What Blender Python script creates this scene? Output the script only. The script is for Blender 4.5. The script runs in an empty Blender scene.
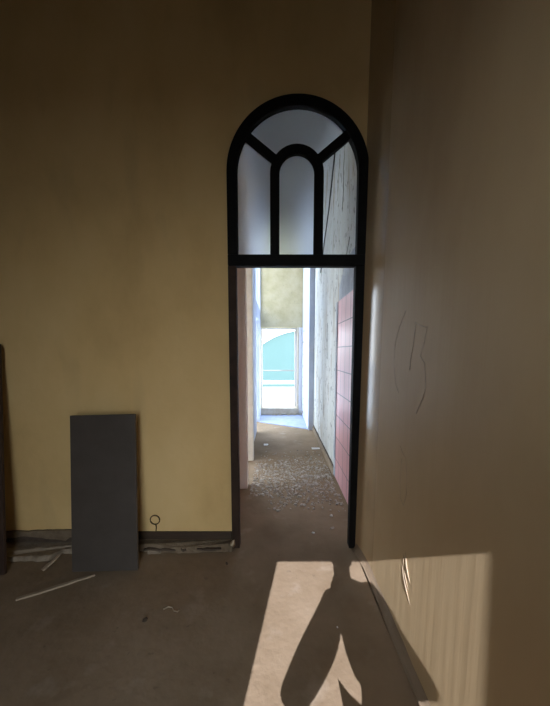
import bpy, bmesh, math, random
from mathutils import Vector, Matrix
random.seed(7)
S = bpy.context.scene
C = S.collection

# ------------------------------------------------------------------ helpers
def newbm(): return bmesh.new()

def box(bm, x0, x1, y0, y1, z0, z1):
    v = [bm.verts.new(p) for p in ((x0,y0,z0),(x1,y0,z0),(x1,y1,z0),(x0,y1,z0),(x0,y0,z1),(x1,y0,z1),(x1,y1,z1),(x0,y1,z1))]
    for f in ((0,3,2,1),(4,5,6,7),(0,1,5,4),(1,2,6,5),(2,3,7,6),(3,0,4,7)):
        bm.faces.new([v[i] for i in f])
    return v

def prism(bm, pts, axis, a, b):
    """closed polygon pts (2d) swept along axis from a to b"""
    def p3(p, t):
        return {'x': (t, p[0], p[1]), 'y': (p[0], t, p[1]), 'z': (p[0], p[1], t)}[axis]
    lo = [bm.verts.new(p3(p, a)) for p in pts]
    hi = [bm.verts.new(p3(p, b)) for p in pts]
    n = len(pts)
    for i in range(n):
        bm.faces.new((lo[i], lo[(i+1) % n], hi[(i+1) % n], hi[i]))
    bm.faces.new(lo[::-1]); bm.faces.new(hi)

def ring(bm, outer, inner, y0, y1):
    """open band between two polylines of equal length (x,z), swept in y"""
    n = len(outer)
    A = [[bm.verts.new((p[0], y, p[1])) for p in L] for L in (outer, inner) for y in (y0, y1)]
    of, ob, inf, ib = A
    for i in range(n-1):
        bm.faces.new((of[i], of[i+1], inf[i+1], inf[i]))
        bm.faces.new((ob[i+1], ob[i], ib[i], ib[i+1]))
        bm.faces.new((of[i+1], of[i], ob[i], ob[i+1]))
        bm.faces.new((inf[i], inf[i+1], ib[i+1], ib[i]))
    for i in (0, n-1):
        bm.faces.new((of[i], inf[i], ib[i], ob[i]))

def tube(bm, pts, r, seg=8, closed=False):
    pts = [Vector(p) for p in pts]
    rs = r if isinstance(r, (list, tuple)) else [r]*len(pts)
    rows = []
    n = len(pts)
    for i, p in enumerate(pts):
        a = pts[i-1] if (i > 0 or closed) else p
        b = pts[(i+1) % n] if (i < n-1 or closed) else p
        t = (b-a).normalized()
        u = t.cross(Vector((0, 0, 1)))
        if u.length < 1e-3: u = t.cross(Vector((0, 1, 0)))
        u.normalize(); w = t.cross(u)
        rows.append([bm.verts.new(p + rs[i]*(math.cos(2*math.pi*k/seg)*u + math.sin(2*math.pi*k/seg)*w)) for k in range(seg)])
    m = n if closed else n-1
    for i in range(m):
        A, B = rows[i], rows[(i+1) % n]
        for k in range(seg):
            bm.faces.new((A[k], A[(k+1) % seg], B[(k+1) % seg], B[k]))
    if not closed:
        bm.faces.new(rows[0][::-1]); bm.faces.new(rows[-1])

def stone(bm, c, r, flat=.6):
    m = Matrix.Translation(c) @ Matrix.Rotation(random.uniform(0, 6.28), 4, 'Z') @ Matrix.Diagonal((r*random.uniform(.8, 1.5), r*random.uniform(.6, 1.1), r*flat, 1))
    g = bmesh.ops.create_icosphere(bm, subdivisions=1, radius=1, matrix=m)
    for v in g['verts']:
        v.co += Vector((random.uniform(-1, 1), random.uniform(-1, 1), random.uniform(-1, 1)))*r*.22

def obj(name, bm, mat, parent=None, loc=None, bevel=0, smooth=False):
    bmesh.ops.recalc_face_normals(bm, faces=bm.faces)
    if loc is not None:
        bmesh.ops.translate(bm, verts=bm.verts, vec=-Vector(loc))
    me = bpy.data.meshes.new(name); bm.to_mesh(me); bm.free()
    if smooth:
        for p in me.polygons: p.use_smooth = True
    if mat: me.materials.append(mat)
    o = bpy.data.objects.new(name, me); C.objects.link(o)
    if loc is not None: o.location = loc
    if parent: o.parent = parent
    if bevel:
        m = o.modifiers.new('bevel', 'BEVEL'); m.width = bevel; m.segments = 2; m.limit_method = 'ANGLE'
    return o

def struct(name, bm, mat, parent=None, **k):
    o = obj(name, bm, mat, parent, **k)
    if not parent: o['kind'] = 'structure'
    return o

def tag(o, label, cat, group=None):
    o['label'] = label; o['category'] = cat
    if group: o['group'] = group
    return o

def empty(name, loc=(0, 0, 0)):
    o = bpy.data.objects.new(name, None); C.objects.link(o); o.location = loc; o.empty_display_size = .1
    return o

# ------------------------------------------------------------------ materials
def mat(name, cols, scale=3., rough=.85, bump=.0, bscale=30., stretch=(1, 1, 1), spec=.3, detail=6, pos=None, bstretch=None):
    """noise blended base colours + optional bump"""
    m = bpy.data.materials.new(name); m.use_nodes = True
    n = m.node_tree; b = n.nodes['Principled BSDF']; L = n.links.new
    b.inputs['Roughness'].default_value = rough
    b.inputs['Specular IOR Level'].default_value = spec
    tc = n.nodes.new('ShaderNodeTexCoord')
    mp = n.nodes.new('ShaderNodeMapping'); mp.inputs['Scale'].default_value = stretch
    L(tc.outputs['Object'], mp.inputs['Vector'])
    if len(cols) == 1:
        b.inputs['Base Color'].default_value = (*cols[0], 1)
    else:
        nz = n.nodes.new('ShaderNodeTexNoise'); nz.inputs['Scale'].default_value = scale; nz.inputs['Detail'].default_value = detail
        nz.inputs['Roughness'].default_value = .6
        L(mp.outputs[0], nz.inputs['Vector'])
        r = n.nodes.new('ShaderNodeValToRGB'); e = r.color_ramp.elements
        k = len(cols)
        ps = pos or [.3 + .4*i/(k-1) for i in range(k)]
        e[0].position = ps[0]; e[0].color = (*cols[0], 1)
        e[1].position = ps[-1]; e[1].color = (*cols[-1], 1)
        for i in range(1, k-1):
            x = e.new(ps[i]); x.color = (*cols[i], 1)
        L(nz.outputs['Fac'], r.inputs['Fac']); L(r.outputs[0], b.inputs['Base Color'])
        m['ramp'] = r.name
    if bump:
        mp2 = n.nodes.new('ShaderNodeMapping'); mp2.inputs['Scale'].default_value = bstretch or (1, 1, 1)
        L(tc.outputs['Object'], mp2.inputs['Vector'])
        nb = n.nodes.new('ShaderNodeTexNoise'); nb.inputs['Scale'].default_value = bscale; nb.inputs['Detail'].default_value = 5
        L(mp2.outputs[0], nb.inputs['Vector'])
        bp = n.nodes.new('ShaderNodeBump'); bp.inputs['Strength'].default_value = bump; bp.inputs['Distance'].default_value = .02
        L(nb.outputs['Fac'], bp.inputs['Height']); L(bp.outputs[0], b.inputs['Normal'])
    return m

def overlay(m, col, scale, lo, hi, stretch=(1, 1, 1), strength=1., seed=0.):
    """extra speckle / stain layer mixed over an existing mat"""
    n = m.node_tree; b = n.nodes['Principled BSDF']; L = n.links.new
    src = b.inputs['Base Color'].links[0].from_socket
    tc = n.nodes.new('ShaderNodeTexCoord'); mp = n.nodes.new('ShaderNodeMapping')
    mp.inputs['Scale'].default_value = stretch; mp.inputs['Location'].default_value = (seed, seed*1.7, seed*.6)
    L(tc.outputs['Object'], mp.inputs['Vector'])
    nz = n.nodes.new('ShaderNodeTexNoise'); nz.inputs['Scale'].default_value = scale; nz.inputs['Detail'].default_value = 4
    L(mp.outputs[0], nz.inputs['Vector'])
    mr = n.nodes.new('ShaderNodeMapRange'); mr.inputs['From Min'].default_value = lo; mr.inputs['From Max'].default_value = hi
    mr.inputs['To Max'].default_value = strength
    L(nz.outputs['Fac'], mr.inputs['Value'])
    mx = n.nodes.new('ShaderNodeMix'); mx.data_type = 'RGBA'
    L(mr.outputs[0], mx.inputs['Factor']); L(src, mx.inputs['A']); mx.inputs['B'].default_value = (*col, 1)
    L(mx.outputs['Result'], b.inputs['Base Color'])
    return m

M = {}
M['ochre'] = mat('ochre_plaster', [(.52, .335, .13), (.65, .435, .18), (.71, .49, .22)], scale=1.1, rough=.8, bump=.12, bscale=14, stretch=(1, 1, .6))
overlay(M['ochre'], (.36, .25, .12), 2.4, .58, .78, (1.6, 1, .5), .3, 3.1)
overlay(M['ochre'], (.24, .17, .09), 34, .74, .80, (1, 1, 1), .6, 1.3)
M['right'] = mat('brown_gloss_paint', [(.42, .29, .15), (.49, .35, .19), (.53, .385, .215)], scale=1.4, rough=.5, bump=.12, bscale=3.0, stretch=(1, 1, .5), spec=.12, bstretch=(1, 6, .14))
M['corner'] = mat('brown_reflector_gloss', [(.42, .29, .15), (.49, .35, .19), (.53, .385, .215)], scale=1.4, rough=.16, bump=.01, bscale=3.0, stretch=(1, 1, .5), spec=.3, bstretch=(1, 4, .3))  # glossier copy of the wall paint, added to mirror a sky stripe
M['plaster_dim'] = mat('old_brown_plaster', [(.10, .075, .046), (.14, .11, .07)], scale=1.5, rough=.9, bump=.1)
M['ceiling'] = mat('dark_ceiling_plaster', [(.05, .04, .025), (.08, .062, .042)], scale=1.2, rough=.95)  # darkened so it bounces little light onto the upper walls
M['floor'] = mat('dusty_concrete', [(.18, .120, .066), (.235, .163, .097), (.28, .20, .125)], scale=1.8, rough=.9, bump=.25, bscale=22)
overlay(M['floor'], (.40, .33, .25), 5, .60, .78, (1, 1, 1), .45, 4.4)
overlay(M['floor'], (.12, .085, .055), 26, .68, .76, (1, 1, 1), .6, 2.2)
M['white'] = mat('peeling_white_paint', [(.46, .45, .40), (.58, .59, .55), (.66, .67, .64)], scale=2.2, rough=.8, bump=.25, bscale=18, stretch=(1, 1.2, .35))
overlay(M['white'], (.42, .37, .29), 4.0, .54, .64, (1, 1.6, .45), .8, 5.7)
overlay(M['white'], (.36, .36, .34), 9, .60, .70, (1, 2.2, .12), .6, 2.9)
overlay(M['white'], (.13, .12, .11), 15, .63, .66, (1, 1.5, .8), .9, 8.2)
M['sky_cast'] = mat('plaster_blue_sky_cast', [(.46, .51, .63), (.56, .61, .73)], scale=4, rough=.85, bump=.15, bscale=25)  # blue cast of the skylight is painted into the wall colour
M['sky_floor'] = mat('floor_blue_skylight', [(.27, .32, .45), (.34, .39, .52)], scale=7, rough=.7, bump=.1)  # sky-lit floor imitated by a blue base colour
M['pier'] = mat('pinkish_grey_plaster', [(.72, .61, .53), (.80, .70, .62)], scale=5, rough=.85, bump=.15, stretch=(1, 1, .4))
M['pierw'] = mat('worn_white_plaster', [(.62, .60, .57), (.75, .74, .72)], scale=6, rough=.85, bump=.2)
M['cement'] = mat('yellow_cement_render', [(.42, .355, .20), (.50, .43, .26), (.55, .485, .31)], scale=3.5, rough=.9, bump=.4, bscale=16)
overlay(M['cement'], (.33, .30, .20), 24, .66, .72, (1, 1, 1), .7, 6.3)
M['sill'] = mat('crumbling_beige_screed', [(.42, .36, .27), (.56, .50, .40)], scale=9, rough=.95, bump=.5, bscale=30)
M['iron'] = mat('black_painted_iron', [(.004, .0035, .003), (.008, .007, .006)], scale=9, rough=.7, bump=.05, spec=.12)
M['rust'] = mat('rusty_brown_iron', [(.020, .011, .007), (.045, .024, .014)], scale=7, rough=.7, bump=.1, spec=.2)
M['skirt'] = mat('dark_brown_wood', [(.030, .018, .010), (.06, .036, .02)], scale=7, rough=.65, bump=.1, stretch=(.4, 1, 4))
M['render'] = mat('bare_grey_render', [(.13, .09, .052), (.21, .152, .094)], scale=11, rough=.95, bump=.6, bscale=35)
M['ledge'] = mat('pale_broken_screed', [(.21, .155, .10), (.31, .24, .165)], scale=13, rough=.95, bump=.6, bscale=35)
M['board'] = mat('dark_grey_laminate', [(.056, .044, .034), (.072, .058, .046)], scale=5, rough=.5, bump=.03, spec=.3)
overlay(M['board'], (.15, .13, .11), 9, .70, .80, (1, 1, 3), .5, 3.0)
M['edge'] = mat('chipboard_edge', [(.09, .07, .055), (.14, .11, .08)], scale=60, rough=.9)
M['plank'] = mat('dark_stained_plank', [(.028, .015, .010), (.06, .032, .020)], scale=8, rough=.6, bump=.1, stretch=(4, 4, .4))
M['stick'] = mat('dry_split_wood', [(.26, .19, .12), (.36, .27, .18)], scale=14, rough=.85, bump=.2, stretch=(.4, 3, 3))
M['wire'] = mat('rusty_wire', [(.06, .035, .018), (.12, .07, .03)], scale=40, rough=.8)
M['stone'] = mat('grey_rubble', [(.26, .21, .165), (.56, .50, .43)], scale=14, rough=.95)
M['chipw'] = mat('white_plaster_chip', [(.66, .64, .60), (.8, .78, .74)], scale=20, rough=.9)
M['chipd'] = mat('dark_crumb', [(.05, .035, .022), (.09, .06, .04)], scale=20, rough=.9)
M['flake'] = mat('curled_paint_skin', [(.40, .30, .19), (.48, .37, .24)], scale=16, rough=.8)
M['teal'] = mat('teal_painted_render', [(.050, .088, .080), (.056, .097, .089)], scale=.6, rough=.9)
M['paving'] = mat('white_paving', [(.55, .56, .56), (.62, .62, .62)], scale=1.5, rough=.9)
M['yard'] = mat('grey_yard_concrete', [(.07, .065, .06), (.10, .095, .085)], scale=.8, rough=.95)
M['bounce_ground'] = mat('pale_bounce_ground', [(.46, .45, .42), (.56, .54, .51)], scale=30, rough=.95)
M['railw'] = mat('white_painted_steel', [(.7, .7, .7), (.75, .75, .75)], scale=4, rough=.5)
M['railg'] = mat('grey_steel', [(.085, .08, .072), (.10, .095, .085)], scale=4, rough=.5)
M['cable'] = mat('black_cable', [(.02, .02, .02)], rough=.6)
M['patch'] = mat('blue_grey_mortar', [(.33, .36, .40), (.46, .49, .53)], scale=8, rough=.95, bump=.4)

# pink tiles with dark joints (tile 0.38 x 0.26)
def tiles():
    m = bpy.data.materials.new('pink_wall_tiles'); m.use_nodes = True
    n = m.node_tree; b = n.nodes['Principled BSDF']; L = n.links.new
    tc = n.nodes.new('ShaderNodeTexCoord'); sp = n.nodes.new('ShaderNodeSeparateXYZ'); cb = n.nodes.new('ShaderNodeCombineXYZ')
    L(tc.outputs['Object'], sp.inputs[0]); L(sp.outputs['Y'], cb.inputs['X']); L(sp.outputs['Z'], cb.inputs['Y'])
    br = n.nodes.new('ShaderNodeTexBrick'); br.offset = 0; br.squash = 1
    br.inputs['Scale'].default_value = 1; br.inputs['Brick Width'].default_value = .19; br.inputs['Row Height'].default_value = .259
    br.inputs['Mortar Size'].default_value = .0055; br.inputs['Mortar Smooth'].default_value = .2
    br.inputs['Color1'].default_value = (.60, .32, .33, 1); br.inputs['Color2'].default_value = (.67, .38, .39, 1)
    br.inputs['Mortar'].default_value = (.16, .10, .10, 1)
    L(cb.outputs[0], br.inputs['Vector']); L(br.outputs['Color'], b.inputs['Base Color'])
    b.inputs['Roughness'].default_value = .4
    return m
M['tile'] = tiles()

def frosted():
    m = bpy.data.materials.new('frosted_glass'); m.use_nodes = True
    n = m.node_tree; L = n.links.new
    for x in list(n.nodes):
        if x.type == 'BSDF_PRINCIPLED': n.nodes.remove(x)
    out = [x for x in n.nodes if x.type == 'OUTPUT_MATERIAL'][0]
    tr = n.nodes.new('ShaderNodeBsdfTranslucent'); tr.inputs['Color'].default_value = (.78, .80, .82, 1)
    df = n.nodes.new('ShaderNodeBsdfDiffuse'); df.inputs['Color'].default_value = (.45, .46, .47, 1)
    mx = n.nodes.new('ShaderNodeMixShader'); mx.inputs[0].default_value = .3
    rf = n.nodes.new('ShaderNodeBsdfRefraction'); rf.inputs['Color'].default_value = (.9, .93, .95, 1)
    rf.inputs['Roughness'].default_value = .42; rf.inputs['IOR'].default_value = 1.2
    m2 = n.nodes.new('ShaderNodeMixShader'); m2.inputs[0].default_value = .8
    L(tr.outputs[0], mx.inputs[1]); L(df.outputs[0], mx.inputs[2]); L(mx.outputs[0], m2.inputs[1]); L(rf.outputs[0], m2.inputs[2]); L(m2.outputs[0], out.inputs[0])
    return m
M['frost'] = frosted()

def clear():
    m = bpy.data.materials.new('clear_window_glass'); m.use_nodes = True
    n = m.node_tree; L = n.links.new
    for x in list(n.nodes):
        if x.type == 'BSDF_PRINCIPLED': n.nodes.remove(x)
    out = [x for x in n.nodes if x.type == 'OUTPUT_MATERIAL'][0]
    tr = n.nodes.new('ShaderNodeBsdfTransparent'); tr.inputs['Color'].default_value = (.86, .87, .87, 1)
    gl = n.nodes.new('ShaderNodeBsdfGlossy'); gl.inputs['Roughness'].default_value = .04
    fr = n.nodes.new('ShaderNodeFresnel'); fr.inputs['IOR'].default_value = 1.45
    mx = n.nodes.new('ShaderNodeMixShader')
    L(fr.outputs[0], mx.inputs[0]); L(tr.outputs[0], mx.inputs[1]); L(gl.outputs[0], mx.inputs[2]); L(mx.outputs[0], out.inputs[0])
    return m
M['clear'] = clear()

# ------------------------------------------------------------------ dimensions (metres)
YB, YB2 = 2.20, 2.32           # dividing wall with the arched doorway
AX, AZ, AR = .1425, 2.722, .4875  # arch centre, springing height, outer radius
CZ = 4.45                      # ceiling
CR = .70                       # corridor right wall face
CL = -.325                     # corridor left piers' face
YE = 7.10                      # far end wall face

# ------------------------------------------------------------------ shell
bm = newbm(); box(bm, -3.4, .95, -1.2, 4.6, -.15, 0); box(bm, -.52, .95, 4.6, 7.36, -.15, 0); struct('floor', bm, M['floor'])
bm = newbm(); box(bm, -3.4, .95, -1.2, 4.6, CZ, CZ+.15); box(bm, -.52, .95, 4.6, 7.36, CZ, CZ+.15); struct('ceiling', bm, M['ceiling'])

# dividing wall, arched opening cut as columns
bm = newbm()
box(bm, -3.2, AX-AR, YB, YB2, 0, CZ)
box(bm, AX+AR, .85, YB, YB2, 0, CZ)
N = 48
arc = [(AX-AR*math.cos(math.pi*i/N), AZ+AR*math.sin(math.pi*i/N)) for i in range(N+1)]
pts = arc + [(AX+AR, CZ), (AX-AR, CZ)]
lo = [bm.verts.new((p[0], YB, p[1])) for p in pts]; hi = [bm.verts.new((p[0], YB2, p[1])) for p in pts]
topf = [bm.verts.new((p[0], YB, CZ)) for p in arc]; topb = [bm.verts.new((p[0], YB2, CZ)) for p in arc]
for i in range(N):
    bm.faces.new((lo[i], lo[i+1], topf[i+1], topf[i])); bm.faces.new((hi[i+1], hi[i], topb[i], topb[i+1]))
    bm.faces.new((lo[i+1], lo[i], hi[i], hi[i+1])); bm.faces.new((topf[i], topf[i+1], topb[i+1], topb[i]))
for v in lo[N+1:] + hi[N+1:]: bm.verts.remove(v)
struct('wall_back', bm, M['ochre'])

# room right wall, slightly battered, with a rounded plaster corner added by the doorway to mirror sky as a stripe
def wx(z, y=0.):
    """inner face of the right wall"""
    t = max(0., y-1.86)
    return .632+.0355*z/CZ-.36*t*t
bm = newbm()
ys = [-1.2, .5, 1.5, 1.86]
lo = [bm.verts.new((wx(0, y), y, 0)) for y in ys]; hi = [bm.verts.new((wx(CZ, y), y, CZ)) for y in ys]
for i in range(len(ys)-1):
    bm.faces.new((lo[i], hi[i], hi[i+1], lo[i+1])).smooth = True
e0 = [bm.verts.new(p) for p in ((wx(0, -1.2), -1.2, 0), (.95, -1.2, 0), (.95, YB, 0), (wx(0, YB), YB, 0))]
e1 = [bm.verts.new(p) for p in ((wx(CZ, -1.2), -1.2, CZ), (.95, -1.2, CZ), (.95, YB, CZ), (wx(CZ, YB), YB, CZ))]
bm.faces.new(e0[::-1]); bm.faces.new(e1)
for a in range(3): bm.faces.new((e0[a], e0[a+1], e1[a+1], e1[a]))
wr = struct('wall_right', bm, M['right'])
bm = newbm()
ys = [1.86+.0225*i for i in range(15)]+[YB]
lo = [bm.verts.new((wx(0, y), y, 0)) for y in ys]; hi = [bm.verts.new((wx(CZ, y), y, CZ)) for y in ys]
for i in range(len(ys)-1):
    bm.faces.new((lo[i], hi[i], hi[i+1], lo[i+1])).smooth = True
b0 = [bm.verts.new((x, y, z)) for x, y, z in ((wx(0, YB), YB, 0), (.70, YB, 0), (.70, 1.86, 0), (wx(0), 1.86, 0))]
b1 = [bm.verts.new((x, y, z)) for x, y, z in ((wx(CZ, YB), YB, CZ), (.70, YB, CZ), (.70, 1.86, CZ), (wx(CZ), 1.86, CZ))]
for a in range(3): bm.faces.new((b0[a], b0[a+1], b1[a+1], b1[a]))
obj('reflector_corner', bm, M['corner'], wr)
# plaster cove at its foot
bm = newbm(); rows = []
for k in range(33):
    y = -1.0+3.15*k/32
    rows.append([bm.verts.new((wx(0, y)+dx+random.uniform(-.002, .002), y, dz)) for dx, dz in ((-.028, 0), (.002, 0), (.002, .055), (-.008, .03), (-.019, .010))])
for k in range(32):
    for q in range(5): bm.faces.new((rows[k][q], rows[k][(q+1) % 5], rows[k+1][(q+1) % 5], rows[k+1][q]))
bm.faces.new(rows[0]); bm.faces.new(rows[-1])
struct('baseboard_right', bm, M['floor'])
bm = newbm(); box(bm, -3.2, -3.0, -1.2, YB, 0, CZ); struct('wall_left', bm, M['plaster_dim'])
# rear wall with the open doorway that lets the sun in
DX0, DX1, DZ = -.527, .334, 2.469
bm = newbm()
box(bm, -3.0, DX0, -1.2, -1.0, 0, CZ); box(bm, DX1, .632, -1.2, -1.0, 0, CZ); box(bm, DX0, DX1, -1.2, -1.0, DZ, CZ)
struct('wall_rear', bm, M['plaster_dim'])

OY0, OY1, OZ = 5.56, 6.36, 2.15
HY0, HY1, HZ0, HZ1 = OY0, OY1, 2.45, 4.25                   # side doorway, and an added high opening above it for fill daylight
# corridor
bm = newbm(); box(bm, CR, .95, YB2, YE+.25, 0, CZ); wcr = struct('wall_corridor_right', bm, M['white'])
bm = newbm()
# recessed length beyond the piers, with high openings added for fill daylight
box(bm, -.52, -.385, 4.14, OY0, 0, CZ); box(bm, -.52, -.385, OY1, 6.42, 0, CZ); box(bm, -.52, -.385, 6.42, 7.04, 0, HZ0); box(bm, -.52, -.385, 6.42, 7.04, HZ1, CZ); box(bm, -.52, -.385, 7.04, YE, 0, CZ)
box(bm, -.52, -.385, OY0, OY1, OZ, HZ0); box(bm, -.52, -.385, OY0, OY1, HZ1, CZ)
box(bm, -.45, CL, YB2, 4.14, 3.75, CZ)             # header over the side openings
wcl = struct('wall_corridor_left', bm, M['sky_cast'])
bm = newbm(); box(bm, -.45, CL, 3.17, 3.30, 0, 3.75); struct('trim_1', bm, M['pier'], bevel=.006)
bm = newbm(); box(bm, -.45, CL, 4.02, 4.14, 0, 3.75); struct('trim_2', bm, M['pierw'], bevel=.006)
bm = newbm(); box(bm, -.52, -.45, YB2, 3.24, 0, CZ); struct('wall_niche_back', bm, M['pier'])
# side room that opens off the corridor, with its own window
bm = newbm()
WY0, WY1, WZ0, WZ1 = 2.6, 4.2, .6, 3.9
box(bm, -3.4, -3.2, YB, WY0, 0, CZ); box(bm, -3.4, -3.2, WY1, 4.6, 0, CZ)
box(bm, -3.4, -3.2, WY0, WY1, 0, WZ0); box(bm, -3.4, -3.2, WY0, WY1, WZ1, CZ)
struct('wall_side_room_left', bm, M['pierw'])
bm = newbm()
BX0, BX1, BZ0, BZ1 = -2.1, -.62, .3, 2.5; RY = 4.45  # unseen back opening, sized to put sky into the corner's reflection
box(bm, -3.2, BX0, RY, RY+.15, 0, CZ); box(bm, BX1, -.52, RY, RY+.15, 0, CZ); box(bm, BX0, BX1, RY, RY+.15, 0, BZ0); box(bm, BX0, BX1, RY, RY+.15, BZ1, CZ); struct('wall_side_room_back', bm, M['pierw'])

# far end wall with the bright opening
EX0, EX1, EZ0, EZ1 = -.385, .515, .165, 2.07
bm = newbm()
box(bm, -.52, CR, YE, YE+.25, EZ1, CZ)
we = struct('wall_end', bm, M['cement'])
bm = newbm(); box(bm, EX1, .60, YE, YE+.25, 0, EZ1); box(bm, .60, CR, YE, YE+.25, 0, EZ1)
z = .02
zs = []
while z < EZ1-.1:                                   # broken brick toothing along the jamb
    h = random.uniform(.07, .12); zs.append((z, h)); z += h + random.uniform(.06, .12)
for z, h in zs: box(bm, EX1+.005, EX1+random.uniform(.03, .07), YE-.03, YE+.001, z, z+h)
obj('pier', bm, M['railw'], we)
bm = newbm(); box(bm, EX1-.03, EX1+.001, YE+.01, YE+.2, EZ0, EZ1); box(bm, EX0-.001, EX0+.018, YE+.01, YE+.2, EZ0, EZ1)
obj('jamb', bm, M['sill'], we)
bm = newbm(); box(bm, -.52, EX1, YE-.06, YE+.35, 0, EZ0)
for i in range(26):
    stone(bm, Vector((random.uniform(-.34, .6), YE-.06-random.uniform(0, .06), random.uniform(.01, .05))), random.uniform(.015, .04))
struct('trim_3', bm, M['sill'], bevel=.012)
# white casing inside the jambs, wider on the right
w = empty('window_1', (.07, YE+.22, EZ0)); w['kind'] = 'structure'
bm = newbm(); box(bm, .43, EX1-.03, YE+.2, YE+.26, EZ0, EZ1); box(bm, EX0+.018, EX0+.035, YE+.2, YE+.26, EZ0, EZ1); box(bm, EX0+.035, .43, YE+.2, YE+.26, EZ1-.03, EZ1)
o = obj('casing', bm, M['railw']); o.parent = w; o.matrix_parent_inverse = w.matrix_world.inverted()
o.location = (-.07, -(YE+.22), -EZ0); o.matrix_parent_inverse = Matrix()
# floor strip before the end wall, skylight painted in as pale blue, front edge runs askew
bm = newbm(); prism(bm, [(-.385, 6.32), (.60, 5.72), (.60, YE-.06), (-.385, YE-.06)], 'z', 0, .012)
struct('trim_4', bm, M['sky_floor'])

bm = newbm(); box(bm, .60, CR, 5.66, YE, 0, CZ); tpier = struct('trim_5', bm, M['sky_cast'], bevel=.008)
bm = newbm()
z = .1
while z < 2.0:                                     # broken brick ends showing through the plaster
    h = random.uniform(.012, .03); y0 = random.uniform(6.55, 6.8)
    box(bm, .592, .602, y0, y0+random.uniform(.08, .25), z, z+h); z += random.uniform(.12, .3)
obj('brick_gap', bm, M['ledge'], tpier)
# corridor right wall fittings
bm = newbm(); box(bm, CR-.014, CR, 2.33, 3.43, .03, 2.06); tp = struct('trim_6', bm, M['tile'])
bm = newbm()
for i in range(9):
    box(bm, CR-.018-random.uniform(0, .006), CR, 3.43, 3.49+random.uniform(0, .02), .03+i*.226, .03+(i+1)*.226-.004)
obj('mortar_edge', bm, M['patch'], tp)
bm = newbm(); prism(bm, [(2.5, 2.06), (3.43, 2.06), (3.42, 2.2), (3.30, 2.29), (3.2, 2.36), (3.0, 2.42), (2.5, 2.44)], 'x', CR-.008, CR)
obj('mortar_patch', bm, M['patch'], tp)
bm = newbm(); box(bm, CR-.022, CR, 3.52, 5.62, 0, .085); br = struct('baseboard_corridor', bm, M['ledge'], bevel=.006)
bm = newbm()
y = 3.53
while y < 5.5:
    l = random.uniform(.12, .3); h = random.uniform(.015, .035)
    box(bm, CR-.008, CR+.001, y, y+l, .085, .085+h); y += l
obj('dark_gap', bm, M['chipd'], br)
# cable and cracks high on the corridor wall
cab = obj('cable', (lambda b: (tube(b, [(CR-.009, 3.75, 3.95), (CR-.009, 3.95, 3.72), (CR-.009, 4.2, 3.4), (CR-.009, 4.55, 3.1), (CR-.009, 4.9, 2.75)], .007, 6), b)[1])(newbm()), M['cable'])
tag(cab, 'thin black cable running slantwise down the white corridor wall behind the fanlight', 'cable')
bm = newbm()
for L in ([(3.9, 3.9), (3.97, 3.84), (3.95, 3.78), (4.05, 3.70)], [(3.35, 3.7), (3.32, 3.5), (3.36, 3.42), (3.33, 3.2), (3.38, 3.0)], [(3.38, 2.06), (3.40, 2.2), (3.28, 2.32), (3.0, 2.6)], [(4.2, 1.9), (4.22, 1.6), (4.18, 1.4)]):
    tube(bm, [(CR, y, z) for y, z in L], .004, 5)
obj('crack', bm, M['chipd'], wcr)

# ------------------------------------------------------------------ arched iron frame (door_1)
d = empty('door_1', (AX, YB, 0)); d['kind'] = 'structure'
tag(d, 'black iron frame of the arched doorway with fanlight panes above the open passage', 'door frame')
def dpart(name, bm, m, **k):
    bmesh.ops.translate(bm, verts=bm.verts, vec=(-AX, -YB, 0))
    return obj(name, bm, m, d, **k)
FY0, FY1 = YB-.035, YB+.03
RO, RI = AR-.0005, AR-.072
TZ0, TZ1 = 2.100, 2.178
XL, XR = AX-RO, AX+RO-.008
def half(r, c=(AX, AZ), n=40, base=TZ1):
    a = [(c[0]-r, base)] + [(c[0]-r*math.cos(math.pi*i/n), c[1]+r*math.sin(math.pi*i/n)) for i in range(n+1)] + [(c[0]+r, base)]
    return a
bm = newbm(); ring(bm, half(RO), half(RI), FY0, FY1); dpart('arch', bm, M['iron'], bevel=.006)
bm = newbm(); box(bm, XL, XR, FY0, FY1, TZ0, TZ1); dpart('transom_bar', bm, M['iron'], bevel=.005)
bm = newbm(); box(bm, XL, XL+.058, FY0, FY1, 0, TZ0); dpart('post', bm, M['rust'], bevel=.005)
bm = newbm(); box(bm, .552, XR-.004, FY0, FY1, 0, TZ0); dpart('post', bm, M['iron'], bevel=.005)
# inner little arch
SX, SZ, SO, SI = .137, 2.722, .1845, .120
MY0, MY1 = YB-.022, YB+.026
bm = newbm(); ring(bm, half(SO, (SX, SZ)), half(SI, (SX, SZ)), MY0, MY1); dpart('inner_arch', bm, M['iron'], bevel=.005)
def bar(p, q, wd):
    p = Vector(p); q = Vector(q); t = (q-p).normalized(); nn = Vector((-t.y, t.x))*wd/2
    return [tuple(p+nn), tuple(q+nn), tuple(q-nn), tuple(p-nn)]
def onring(c, r, ang): return (c[0]+r*math.cos(math.radians(ang)), c[1]+r*math.sin(math.radians(ang)))
A1, A2 = 148, 32
for nm, outer, inner in (('diagonal_bar', (-.24, 2.985), (-.008, 2.805)), ('diagonal_bar', (.515, 2.995), (.277, 2.805))):
    bm = newbm(); prism(bm, bar(outer, inner, .056), 'y', MY0+.001, MY1-.001); dpart(nm, bm, M['iron'], bevel=.004)
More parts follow.
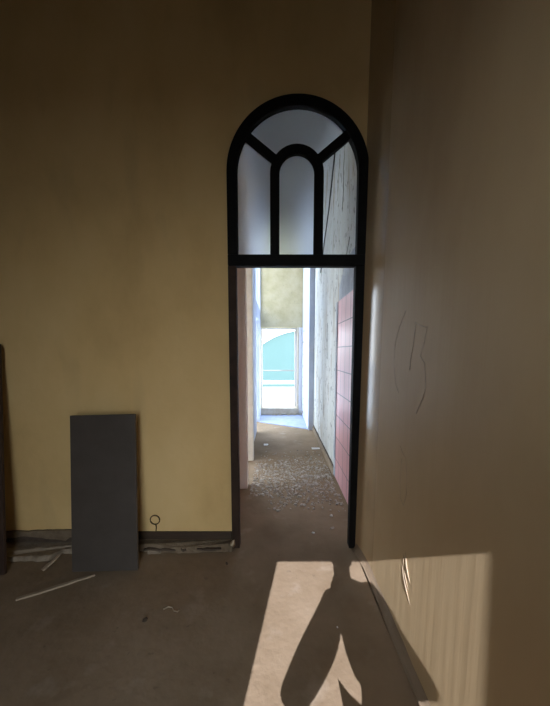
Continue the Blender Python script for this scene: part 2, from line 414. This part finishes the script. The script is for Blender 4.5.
# panes: clipped polygons inside the arch
def pane(name, poly, m):
    bm = newbm(); prism(bm, poly, 'y', YB+.008, YB+.014); return dpart(name, bm, m)
rp, sp = RI+.012, SO-.012
arcp = lambda c, r, a0, a1, n=20: [onring(c, r, a0+(a1-a0)*i/n) for i in range(n+1)]
a0 = math.degrees(math.atan2(2.985-AZ, -.24-AX)); a1 = math.degrees(math.atan2(2.995-AZ, .515-AX))
b0 = math.degrees(math.atan2(2.805-SZ, -.008-SX)); b1 = math.degrees(math.atan2(2.805-SZ, .277-SX))
pane('pane', arcp((AX, AZ), rp, a0, a1) + arcp((SX, SZ), sp, b1, b0), M['frost'])
pane('pane', [(AX-rp, TZ1-.01)] + arcp((AX, AZ), rp, 180, a0) + arcp((SX, SZ), sp, b0, 180) + [(SX-sp, TZ1-.01)], M['frost'])
pane('pane', [(SX-SI-.012, TZ1-.01)] + arcp((SX, SZ), SI+.012, 180, 0) + [(SX+SI+.012, TZ1-.01)], M['frost'])
p = pane('pane', [(SX+sp, TZ1-.01)] + arcp((SX, SZ), sp, 0, b1) + arcp((AX, AZ), rp, a1, 0) + [(AX+rp, TZ1-.01)], M['clear'])
p['label'] = 'clear pane at the right'
# plaster reveal strip beside left post
bm = newbm(); box(bm, AX-AR, AX-AR+.030, YB+.075, YB2+.02, 0, 2.9); struct('trim_7', bm, M['pier'])

# ------------------------------------------------------------------ foot of the back wall
bm = newbm(); box(bm, -1.2, AX-AR-.004, YB-.018, YB, .058, .120); struct('baseboard_back', bm, M['skirt'], bevel=.004)
def ragged(bm, x0, x1, n, zt, zb, yf, jt, jb):
    """ragged slab against the wall: jittered top and bottom edges"""
    top = []; bot = []
    for i in range(n+1):
        x = x0+(x1-x0)*i/n
        top.append((x, zt(x)+random.uniform(-jt, jt))); bot.append((x, max(0, zb(x)+random.uniform(-jb, jb))))
    prism(bm, top + bot[::-1], 'y', yf, YB)
def ledge(bm, x0, x1, n, front, jf, h):
    """low broken ledge with an irregular front line"""
    fr = [(x0+(x1-x0)*i/n, front(x0+(x1-x0)*i/n)+random.uniform(-jf, jf)) for i in range(n+1)]
    prism(bm, [(x0, YB)] + fr + [(x1, YB)], 'z', 0, h)
    for v in bm.verts:
        if v.co.z > 0 and v.co.y < YB-.01: v.co.z += random.uniform(-.012, .004); v.co.y += .012
bm = newbm(); ledge(bm, -1.2, AX-AR+.01, 26, lambda x: YB-.085+.008*math.sin(11*x), .006, .05)
pr_ = struct('trim_8', bm, M['render'], bevel=.005)
bm = newbm()
for x0, x1 in ((-1.0, -.76), (-.72, -.68), (-.60, -.42)):
    n = 8
    up = [(x0+(x1-x0)*i/n, .030+random.uniform(-.004, .006)) for i in range(n+1)]
    dn = [(x, z-.010-.006*math.sin(math.pi*i/n)) for i, (x, z) in enumerate(up)]
    prism(bm, up + dn[::-1], 'y', YB-.090, YB-.06)
obj('dark_crack', bm, M['chipd'], pr_)
bm = newbm(); ledge(bm, -.97, -.87, 6, lambda x: YB-.10, .006, .020); obj('loose_chunk', bm, M['ledge'], pr_)
# torn strip of render left of the panel, over a dark hollow and a broken ledge
bm = newbm(); ragged(bm, -2.4, -1.30, 30, lambda x: .130+.035*(x+1.9), lambda x: .066+.018*math.sin(9*x)+(.03 if -1.60 < x < -1.52 or x > -1.43 else 0), YB-.022, .004, .006)
struct('trim_9', bm, M['render'], bevel=.004)
bm = newbm(); ledge(bm, -2.4, -1.30, 26, lambda x: YB-(.165+.02*math.sin(6*x) if x < -1.62 else .11), .010, .036)
struct('trim_10', bm, M['ledge'], bevel=.008)
bm = newbm(); ragged(bm, -2.4, -1.30, 16, lambda x: .085, lambda x: .03, YB-.008, .004, .004)
struct('trim_11', bm, M['chipd'])

# ------------------------------------------------------------------ leaning panel
t = empty('panel_board', (-1.178, 1.915, 0))
tag(t, 'dark grey rectangular board leaning upright against the ochre wall', 'board')
BT = .12; BL = 1.075
ang = math.atan2(BT, BL)
R = Matrix.Rotation(math.radians(-1.4), 4, 'Y') @ Matrix.Rotation(-ang, 4, 'X')
bm = newbm(); box(bm, -.224, .224, 0, .004, 0.007, BL); bmesh.ops.transform(bm, matrix=R, verts=bm.verts)
obj('face', bm, M['board'], t, bevel=.001)
bm = newbm(); box(bm, -.224, .224, .004, .022, 0.009, BL); bmesh.ops.transform(bm, matrix=R, verts=bm.verts)
obj('core', bm, M['edge'], t, bevel=.001)
bm = newbm(); box(bm, -.21, -.17, .022, .105, BL-.12, BL-.04); bmesh.ops.transform(bm, matrix=R, verts=bm.verts)
obj('rear_batten', bm, M['edge'], t, bevel=.001)

# dark plank at the left
bm = newbm(); box(bm, -.13, 0, -.011, .011, 0, 1.57)
for v in bm.verts:
    if v.co.z > 1: v.co.x -= .012 if v.co.x > -.05 else 0
ang = math.atan2(.25, 1.55)
bmesh.ops.transform(bm, matrix=Matrix.Rotation(-ang, 4, 'X') @ Matrix.Rotation(math.radians(-4.2), 4, 'Y'), verts=bm.verts)
zmin = min(v.co.z for v in bm.verts)
bmesh.ops.translate(bm, verts=bm.verts, vec=(0, 0, -zmin))
pl = obj('wooden_plank', bm, M['plank'], bevel=.002); pl.location = (-1.828, 1.885, .001)
tag(pl, 'tall dark brown plank leaning on the wall at the far left edge', 'plank')

# ------------------------------------------------------------------ small things on the floor and wall
def stick(name, a, b, wdt, hgt, label, m=None):
    a = Vector(a); b = Vector(b); L = (b-a).length
    bm = newbm(); n = 8; rows = []
    for i in range(n+1):
        x = L*i/n; ww = wdt*(.55+.45*math.sin(math.pi*min(1, .25+i/n*.8)))*random.uniform(.85, 1.1)
        if i == n: ww *= .3
        jy = random.uniform(-.12, .12)*wdt
        rows.append([bm.verts.new((x, jy+dy*ww, dz*hgt)) for dy, dz in ((-.5, 0), (.5, 0), (.35, 1), (-.4, .85))])
    for i in range(n):
        for k in range(4): bm.faces.new((rows[i][k], rows[i][(k+1) % 4], rows[i+1][(k+1) % 4], rows[i+1][k]))
    bm.faces.new(rows[0]); bm.faces.new(rows[-1])
    o = obj(name, bm, m or M['stick']); o.location = a
    dd = (b-a); o.rotation_euler = (0, -math.asin(dd.z/L), math.atan2(dd.y, dd.x))
    return tag(o, label, 'stick')
stick('wood_lath', (-1.585, 1.685, .001), (-1.225, 1.885, .001), .030, .010, 'long thin pale wooden lath lying on the floor before the dark board')
stick('wood_splinter', (-1.615, 1.93, .002), (-1.565, 2.03, .040), .032, .01, 'short pale wood splinter propped on the broken plinth near the plank')

def arc3(c, r, a0, a1, n, ax='y'):
    return [Vector(c)+Vector((r*math.cos(math.radians(a0+(a1-a0)*i/n)), 0, r*math.sin(math.radians(a0+(a1-a0)*i/n)))) for i in range(n+1)]
bm = newbm()
pts = [(-.935, YB-.006, .12), (-.930, YB-.008, .155), (-.932, YB-.010, .178)] + [tuple(v) for v in arc3((-.938, YB-.010, .216), .036, -80, 275, 22)]
tube(bm, pts, .0045, 6)
tag(obj('wire_loop', bm, M['wire'], loc=(-.935, YB, .12), smooth=True), 'small rusty wire loop on the wall above the brown skirting', 'wire')

# curled paint flake at the foot of left post
bm = newbm(); rows = []
for i in range(9):
    a = i/8; z = .002+.085*a; y = YB-.045-.018*math.sin(a*2.6); x = AX-AR-.012+.030*a
    wd = .022*math.sin(math.pi*(.15+.8*a))+.003
    rows.append([bm.verts.new(q) for q in ((x-wd, y, z), (x, y-.008, z), (x+wd, y, z), (x, y-.004, z))])
for i in range(8):
    for k in range(4): bm.faces.new((rows[i][k], rows[i][(k+1) % 4], rows[i+1][(k+1) % 4], rows[i+1][k]))
bm.faces.new(rows[0]); bm.faces.new(rows[-1])
tag(obj('plaster_flake', bm, M['flake'], loc=(AX-AR, YB-.05, 0), smooth=True), 'curled pale flake standing at the foot of the left door post', 'flake')

def chip(name, x, y, r, m, label, flat=.5, cat='chip', group=None):
    bm = newbm(); stone(bm, Vector((0, 0, r*flat*.8)), r, flat)
    zmin = min(v.co.z for v in bm.verts); bmesh.ops.translate(bm, verts=bm.verts, vec=(0, 0, -zmin))
    o = obj(name, bm, m); o.location = (x, y, .0005)
    return tag(o, label, cat, group)
chip('floor_crumb', -.737, 1.536, .016, M['chipd'], 'dark crumb lying alone on the open floor in front of the board', cat='crumb')
chip('plaster_chip', .30, 2.36, .012, M['chipw'], 'tiny white chip on the floor just inside the doorway', cat='chip')
chip('plaster_chip', .50, 2.62, .016, M['chipw'], 'white plaster chip by the right wall at the tiled panel foot', cat='chip')
chip('plaster_chip', .47, 2.42, .02, M['stone'], 'pale flat stone chip near the right door post', .3)
bm = newbm(); box(bm, -.055, .055, -.028, .028, 0, .008)
for v in bm.verts: v.co += Vector((random.uniform(-.012, .012), random.uniform(-.01, .01), 0))
o = obj('paper_scrap', bm, M['chipw']); o.location = (.60, 4.55, .0005); tag(o, 'flat white paper scrap on the corridor floor beside the right wall', 'paper')
bm = newbm(); box(bm, -.03, .03, -.025, .025, 0, .01)
for v in bm.verts: v.co += Vector((random.uniform(-.01, .01), random.uniform(-.01, .01), 0))
o = obj('paper_scrap', bm, M['chipw']); o.location = (-.178, 4.74, .0005); tag(o, 'small white paper scrap in the middle left of the corridor floor', 'paper')
chip('plaster_chip', .33, 1.50, .006, M['chipw'], 'white speck of plaster inside the shadow on the sunlit floor')
chip('plaster_chip', -.355, 1.99, .014, M['chipd'], 'dark chip on the floor in front of the left door post foot')
bm = newbm(); tube(bm, [(-.665, 1.615, .003), (-.64, 1.63, .006), (-.615, 1.628, .005), (-.60, 1.605, .004), (-.575, 1.60, .003), (-.57, 1.615, .003)], .0035, 6)
tag(obj('twig', bm, M['stick'], loc=(-.62, 1.615, 0), smooth=True), 'thin crooked pale twig on the floor right of the dark crumb', 'twig')

# loose rubble in the corridor (uncountable)
bm = newbm()
for i in range(2000):
    y = random.gauss(3.45, .36); x = random.uniform(-.29, .66)
    if not 2.7 < y < 4.6: continue
    if y < 3.0 and x < -.1: x += .3
    r = random.choice((.004, .005, .006, .007, .008, .01, .012, .016))*random.uniform(.8, 1.2)
    stone(bm, Vector((x, y, r*.3)), r, .55)
o = obj('rubble', bm, M['stone']); o['kind'] = 'stuff'; tag(o, 'loose grey rubble scattered over the corridor floor between the side openings', 'rubble')

# peeling paint on the right wall: raised edges of loosened skin (parts of the wall)
def ridge(L, r, m='flake', name='paint_ridge'):
    bm = newbm(); tube(bm, [(wx(z)-.0005, y, z) for y, z in L], r, 6); o = obj(name, bm, M[m], wr, smooth=True); return o
for L, rr in (([(1.527, 1.708), (1.595, 1.636), (1.648, 1.545), (1.652, 1.429), (1.612, 1.325), (1.57, 1.287)], .0013),
              ([(1.412, 1.639), (1.424, 1.539), (1.447, 1.463), (1.45, 1.412)], .0022),
              ([(1.422, 1.637), (1.368, 1.619), (1.302, 1.605)], .0013),
              ([(1.302, 1.611), (1.323, 1.536), (1.351, 1.482), (1.309, 1.451), (1.286, 1.353), (1.301, 1.305), (1.363, 1.216)], .0017),
              ([(1.516, 1.016), (1.491, .992), (1.443, .973), (1.422, .882), (1.418, .802), (1.444, .73), (1.485, .75), (1.499, .848), (1.488, .956)], .0012)):
    ridge(L, rr, 'flake')
# curled shreds hanging where the sun patch begins
for ya, za, yb, zb, wd, off in ((1.392, .52, 1.325, .395, .0045, .007), (1.425, .435, 1.315, .30, .0045, .006), (1.395, .43, 1.34, .355, .003, .005), (1.41, .50, 1.40, .42, .003, .004)):
    bm = newbm(); rows = []
    for i in range(13):
        a = i/12; z = za+(zb-za)*a; y = ya+(yb-ya)*a**1.3; o_ = .001+off*math.sin(a*math.pi); w_ = wd*math.sin(math.pi*(.06+.9*a))
        rows.append([bm.verts.new(q) for q in ((wx(z)-.0005, y+w_, z), (wx(z)-o_, y, z), (wx(z)-o_*.8, y-w_, z), (wx(z)-.0005, y, z))])
    for i in range(12):
        for k in range(4): bm.faces.new((rows[i][k], rows[i][(k+1) % 4], rows[i+1][(k+1) % 4], rows[i+1][k]))
    bm.faces.new(rows[0]); bm.faces.new(rows[-1])
    obj('paint_shred', bm, M['flake'], wr, smooth=True)

# ------------------------------------------------------------------ photographer (stands in the rear doorway light; only the shadow shows)
def skinned(name, verts, edges, m, parent=None, sub=2, root=0):
    me = bpy.data.meshes.new(name); me.from_pydata([v[0] for v in verts], edges, [])
    me.materials.append(m)
    o = bpy.data.objects.new(name, me); C.objects.link(o)
    if parent: o.parent = parent
    s = o.modifiers.new('skin', 'SKIN'); s.use_smooth_shade = True; s.branch_smoothing = .3
    for i, v in enumerate(verts):
        sv = me.skin_vertices[0].data[i]; r = v[1]
        sv.radius = r if isinstance(r, tuple) else (r, r); sv.use_root = (i == root)
    b = o.modifiers.new('sub', 'SUBSURF'); b.levels = sub; b.render_levels = sub
    return o
M['skin'] = mat('skin', [(.52, .33, .24), (.58, .38, .28)], scale=8, rough=.6)
M['shirt'] = mat('dark_shirt_cloth', [(.05, .055, .07), (.07, .075, .09)], scale=20, rough=.95)
M['trouser'] = mat('dark_trouser_cloth', [(.04, .04, .045), (.06, .06, .065)], scale=20, rough=.95)
M['shoe'] = mat('shoe_leather', [(.03, .025, .02), (.04, .035, .03)], scale=20, rough=.6)
M['hair'] = mat('dark_hair', [(.02, .015, .01), (.04, .03, .02)], scale=30, rough=.7)
M['phone'] = mat('black_phone_glass', [(.01, .01, .012)], rough=.25)
PX, PY = .20, -.17
def P(x, y, z): return (x-PX, y-PY, z)
J = {}
V = []; E = []
def add(key, p, r, par=None):
    J[key] = len(V); V.append((P(*p), r))
    if par: E.append((J[par], J[key]))
add('pel', (.30, -.17, .95), (.20, .12)); add('wai', (.262, -.17, 1.08), (.155, .12), 'pel'); add('che', (.20, -.17, 1.25), (.15, .12), 'wai')
add('upc', (.145, -.17, 1.41), (.10, .085), 'che'); add('nek', (.10, -.165, 1.52), .056, 'upc'); add('hb', (.10, -.15, 1.60), .068, 'nek')
add('hm', (.10, -.145, 1.69), (.078, .09), 'hb'); add('ht', (.10, -.155, 1.765), (.06, .075), 'hm'); add('nose', (.10, -.048, 1.665), .013, 'hm')
for s, sh, mi, el, wr_, hd in (('l', (.03, -.17, 1.415), (-.005, -.165, 1.245), (-.165, -.155, .985), (.055, -.075, 1.37), (.068, -.06, 1.43)), ('r', (.262, -.17, 1.452), (.308, -.165, 1.28), (.405, -.155, 1.03), (.185, -.075, 1.38), (.166, -.06, 1.44))):
    add('s'+s, sh, .064, 'upc'); add('m'+s, mi, .06, 's'+s); add('e'+s, el, .052, 'm'+s); add('w'+s, wr_, .03, 'e'+s); add('h'+s, hd, (.03, .018), 'w'+s)
    d1 = 1 if s == 'l' else -1
    for k, ln in enumerate((.060, .072, .068, .054)):
        zz = hd[2]+.03-.018*k
        add('f%s%d' % (s, k), (hd[0]-d1*.004, -.036, zz), .0095, 'h'+s); add('g%s%d' % (s, k), (hd[0]+d1*(ln-.042), -.027, zz+.004), .008, 'f%s%d' % (s, k))
    add('t'+s, (hd[0]+d1*.02, -.082, hd[2]+.03), .011, 'h'+s); add('u'+s, (hd[0]+d1*.036, -.073, hd[2]+.055), .009, 't'+s)
for s, x in (('l', .19), ('r', .37)):
    add('hp'+s, (x, -.17, .84), .09, 'pel'); add('k'+s, (x, -.155, .48), .058, 'hp'+s); add('a'+s, (x, -.18, .085), .04, 'k'+s); add('toe'+s, (x, -.03, .045), .038, 'a'+s)
person = skinned('person', V, E, M['skin'])
person.location = (PX, PY, 0)
tag(person, 'person in dark clothes standing with raised phone, casting the shadow on floor and wall', 'person')
def garment(name, keys, grow, m):
    idx = {k: i for i, k in enumerate(keys)}
    vs = []
    for k in keys:
        p, r = V[J[k]]; r = r if isinstance(r, tuple) else (r, r); gr = grow - (.018 if k in ('mr', 'er', 'wr') else 0)
        vs.append((p, (r[0]+gr, r[1]+gr)))
    inv = {J[k]: i for k, i in idx.items()}
    es = [(inv[a], inv[b]) for a, b in E if a in inv and b in inv]
    return skinned(name, vs, es, m, person)
garment('shirt', ['wai', 'che', 'upc', 'sl', 'ml', 'el', 'wl', 'sr', 'mr', 'er', 'wr'], .028, M['shirt'])
garment('trousers', ['pel', 'hpl', 'kl', 'al', 'hpr', 'kr', 'ar'], .014, M['trouser'])
for s in 'lr': garment('shoe', ['a'+s, 'toe'+s], .008, M['shoe'])
hv = [(P(.10, -.185, 1.64), (.072, .06)), (P(.10, -.175, 1.72), (.088, .092)), (P(.10, -.16, 1.785), (.062, .075))]
skinned('hair', hv, [(0, 1), (1, 2)], M['hair'], person)
for sx in (-.03, .03):
    bm = newbm(); bmesh.ops.create_uvsphere(bm, u_segments=12, v_segments=8, radius=.012, matrix=Matrix.Translation(P(.10+sx, -.066, 1.695)))
    obj('eye', bm, M['chipw'], person, smooth=True)
bm = newbm(); box(bm, -.037, .037, -.004, .004, -.075, .075)
ph = obj('phone', bm, M['phone'], bevel=.003); ph.location = (.117, -.048, 1.46)
tag(ph, 'slim dark phone held upright by the person casting the shadow', 'phone')

# ------------------------------------------------------------------ outdoors
bm = newbm(); box(bm, -40, 40, 7.36, 60, -.35, -.16); struct('ground_far_yard', bm, M['paving'])
bm = newbm(); box(bm, -40, 40, -11, -1.2, -.35, -.04); box(bm, -40, -3.4, -1.2, 7.36, -.35, -.04); box(bm, -3.4, -.52, 4.6, 7.36, -.35, -.16); struct('ground_near_yard', bm, M['yard'])  # unseen near ground, darkened to limit bounce on the upper walls
bm = newbm(); box(bm, -40, 40, -60, -11, -.35, -.05); struct('ground_far_bounce', bm, M['bounce_ground'])  # unseen far ground, added pale to bounce light onto the back wall
bm = newbm(); box(bm, -3.4, -.52, 4.6, 7.36, -.15, -.01); struct('ground_side_reflector', bm, M['paving'])  # unseen white slab added to brighten the side doorway's reflection
# teal hall with a curved gable
TY = 14.2
t = empty('teal_hall', (0, TY, -.16)); tag(t, 'pale teal building with a curved roofline beyond the far opening', 'building')
def tz(x):
    px = 277+300*x/TY; return 1.5+(352-(331.5+.0093*(300-px)**2))*TY/300
X0, X1 = -3.3, .86
prof = [(X0+(X1-X0)*i/40, tz(X0+(X1-X0)*i/40)+.16) for i in range(41)]
prof = [(x, max(z, .05)) for x, z in prof]
bm = newbm(); prism(bm, [(X0, 0)] + prof + [(X1, 0)], 'y', 0, 6); obj('facade', bm, M['teal'], t)
bm = newbm(); ring(bm, [(x, z+.05) for x, z in prof], [(x, z+.001) for x, z in prof], -.05, 6.05); obj('roof_edge', bm, M['railw'], t)
bm = newbm(); box(bm, .87, 4.5, TY-.02, TY+6, -.16, 3.4); o = obj('white_annex', bm, M['railw'], loc=(2.6, TY, -.16)); tag(o, 'white wall adjoining the teal building on its right', 'building')
t = empty('terrace_railing', (0, 11.6, -.16)); tag(t, 'terrace railing with a thin grey handrail and a white lower rail outside the far opening', 'railing')
bm = newbm(); tube(bm, [(-4, 0, .945), (4, 0, .945)], .024, 8); obj('handrail', bm, M['railg'], t)
bm = newbm(); box(bm, -4, 4, -.02, .02, .43, .56); obj('lower_rail', bm, M['railw'], t)
for x in (-4, -1.4, 1.4, 4):
    bm = newbm(); box(bm, x-.02, x+.02, -.019, .019, 0, .945); obj('post', bm, M['railg'], t)

# ------------------------------------------------------------------ light
w = bpy.data.worlds.new('hazy_sky'); S.world = w; w.use_nodes = True
n = w.node_tree; bg = n.nodes['Background']
tc = n.nodes.new('ShaderNodeTexCoord'); sp_ = n.nodes.new('ShaderNodeSeparateXYZ'); rp_ = n.nodes.new('ShaderNodeValToRGB')
n.links.new(tc.outputs['Generated'], sp_.inputs[0]); n.links.new(sp_.outputs['Z'], rp_.inputs['Fac'])
e = rp_.color_ramp.elements
e[0].position = 0; e[0].color = (.84, .92, 1, 1); e[1].position = 1; e[1].color = (.60, .77, 1.0, 1)
n.links.new(rp_.outputs[0], bg.inputs['Color'])
bg.inputs['Strength'].default_value = 5.0
sun = bpy.data.lights.new('sun', 'SUN'); sun.energy = 5.0; sun.angle = math.radians(.22); sun.color = (.95, 1, 1.17)
so = bpy.data.objects.new('sun', sun); C.objects.link(so); so.location = (-1, -6, 5)
so.rotation_euler = Vector((.165, 1, -.767)).to_track_quat('-Z', 'Y').to_euler()
def portal(name, loc, direction, sx, sy):
    l = bpy.data.lights.new(name, 'AREA'); l.shape = 'RECTANGLE'; l.size = sx; l.size_y = sy; l.cycles.is_portal = True
    o = bpy.data.objects.new(name, l); C.objects.link(o); o.location = loc
    o.rotation_euler = Vector(direction).to_track_quat('-Z', 'Z').to_euler()
portal('sky_portal_doorway', ((DX0+DX1)/2, -1.1, DZ/2), (0, 1, 0), DX1-DX0, DZ)
portal('sky_portal_end', ((EX0+EX1)/2, YE+.3, (EZ0+EZ1)/2), (0, -1, 0), EX1-EX0, EZ1-EZ0)
portal('sky_portal_high', (-.5, (HY0+7.04)/2, (HZ0+HZ1)/2), (1, 0, 0), 7.04-HY0, HZ1-HZ0)
portal('sky_portal_side_door', (-.5, (OY0+OY1)/2, OZ/2), (1, 0, 0), OY1-OY0, OZ)
portal('sky_portal_back', ((BX0+BX1)/2, RY+.1, (BZ0+BZ1)/2), (0, -1, 0), BX1-BX0, BZ1-BZ0)
portal('sky_portal_side', (-3.3, (WY0+WY1)/2, (WZ0+WZ1)/2), (1, 0, 0), WY1-WY0, WZ1-WZ0)

# ------------------------------------------------------------------ camera
cd = bpy.data.cameras.new('camera'); co = bpy.data.objects.new('camera', cd); C.objects.link(co)
F = 300.
co.location = (0, 0, 1.5); co.rotation_euler = (math.radians(90-5.6), 0, 0)
cd.sensor_width = 36; cd.lens = F*36/706; cd.clip_start = .02; cd.clip_end = 200
cd.shift_y = 28.4/706; cd.shift_x = -2/706
S.camera = co
S.view_settings.view_transform = 'Standard'; S.view_settings.look = 'None'; S.view_settings.gamma = 1
S.view_settings.use_curve_mapping = False
S.view_settings.exposure = 1.0
S.cycles.max_bounces = 16; S.cycles.diffuse_bounces = 10; S.cycles.transparent_max_bounces = 12
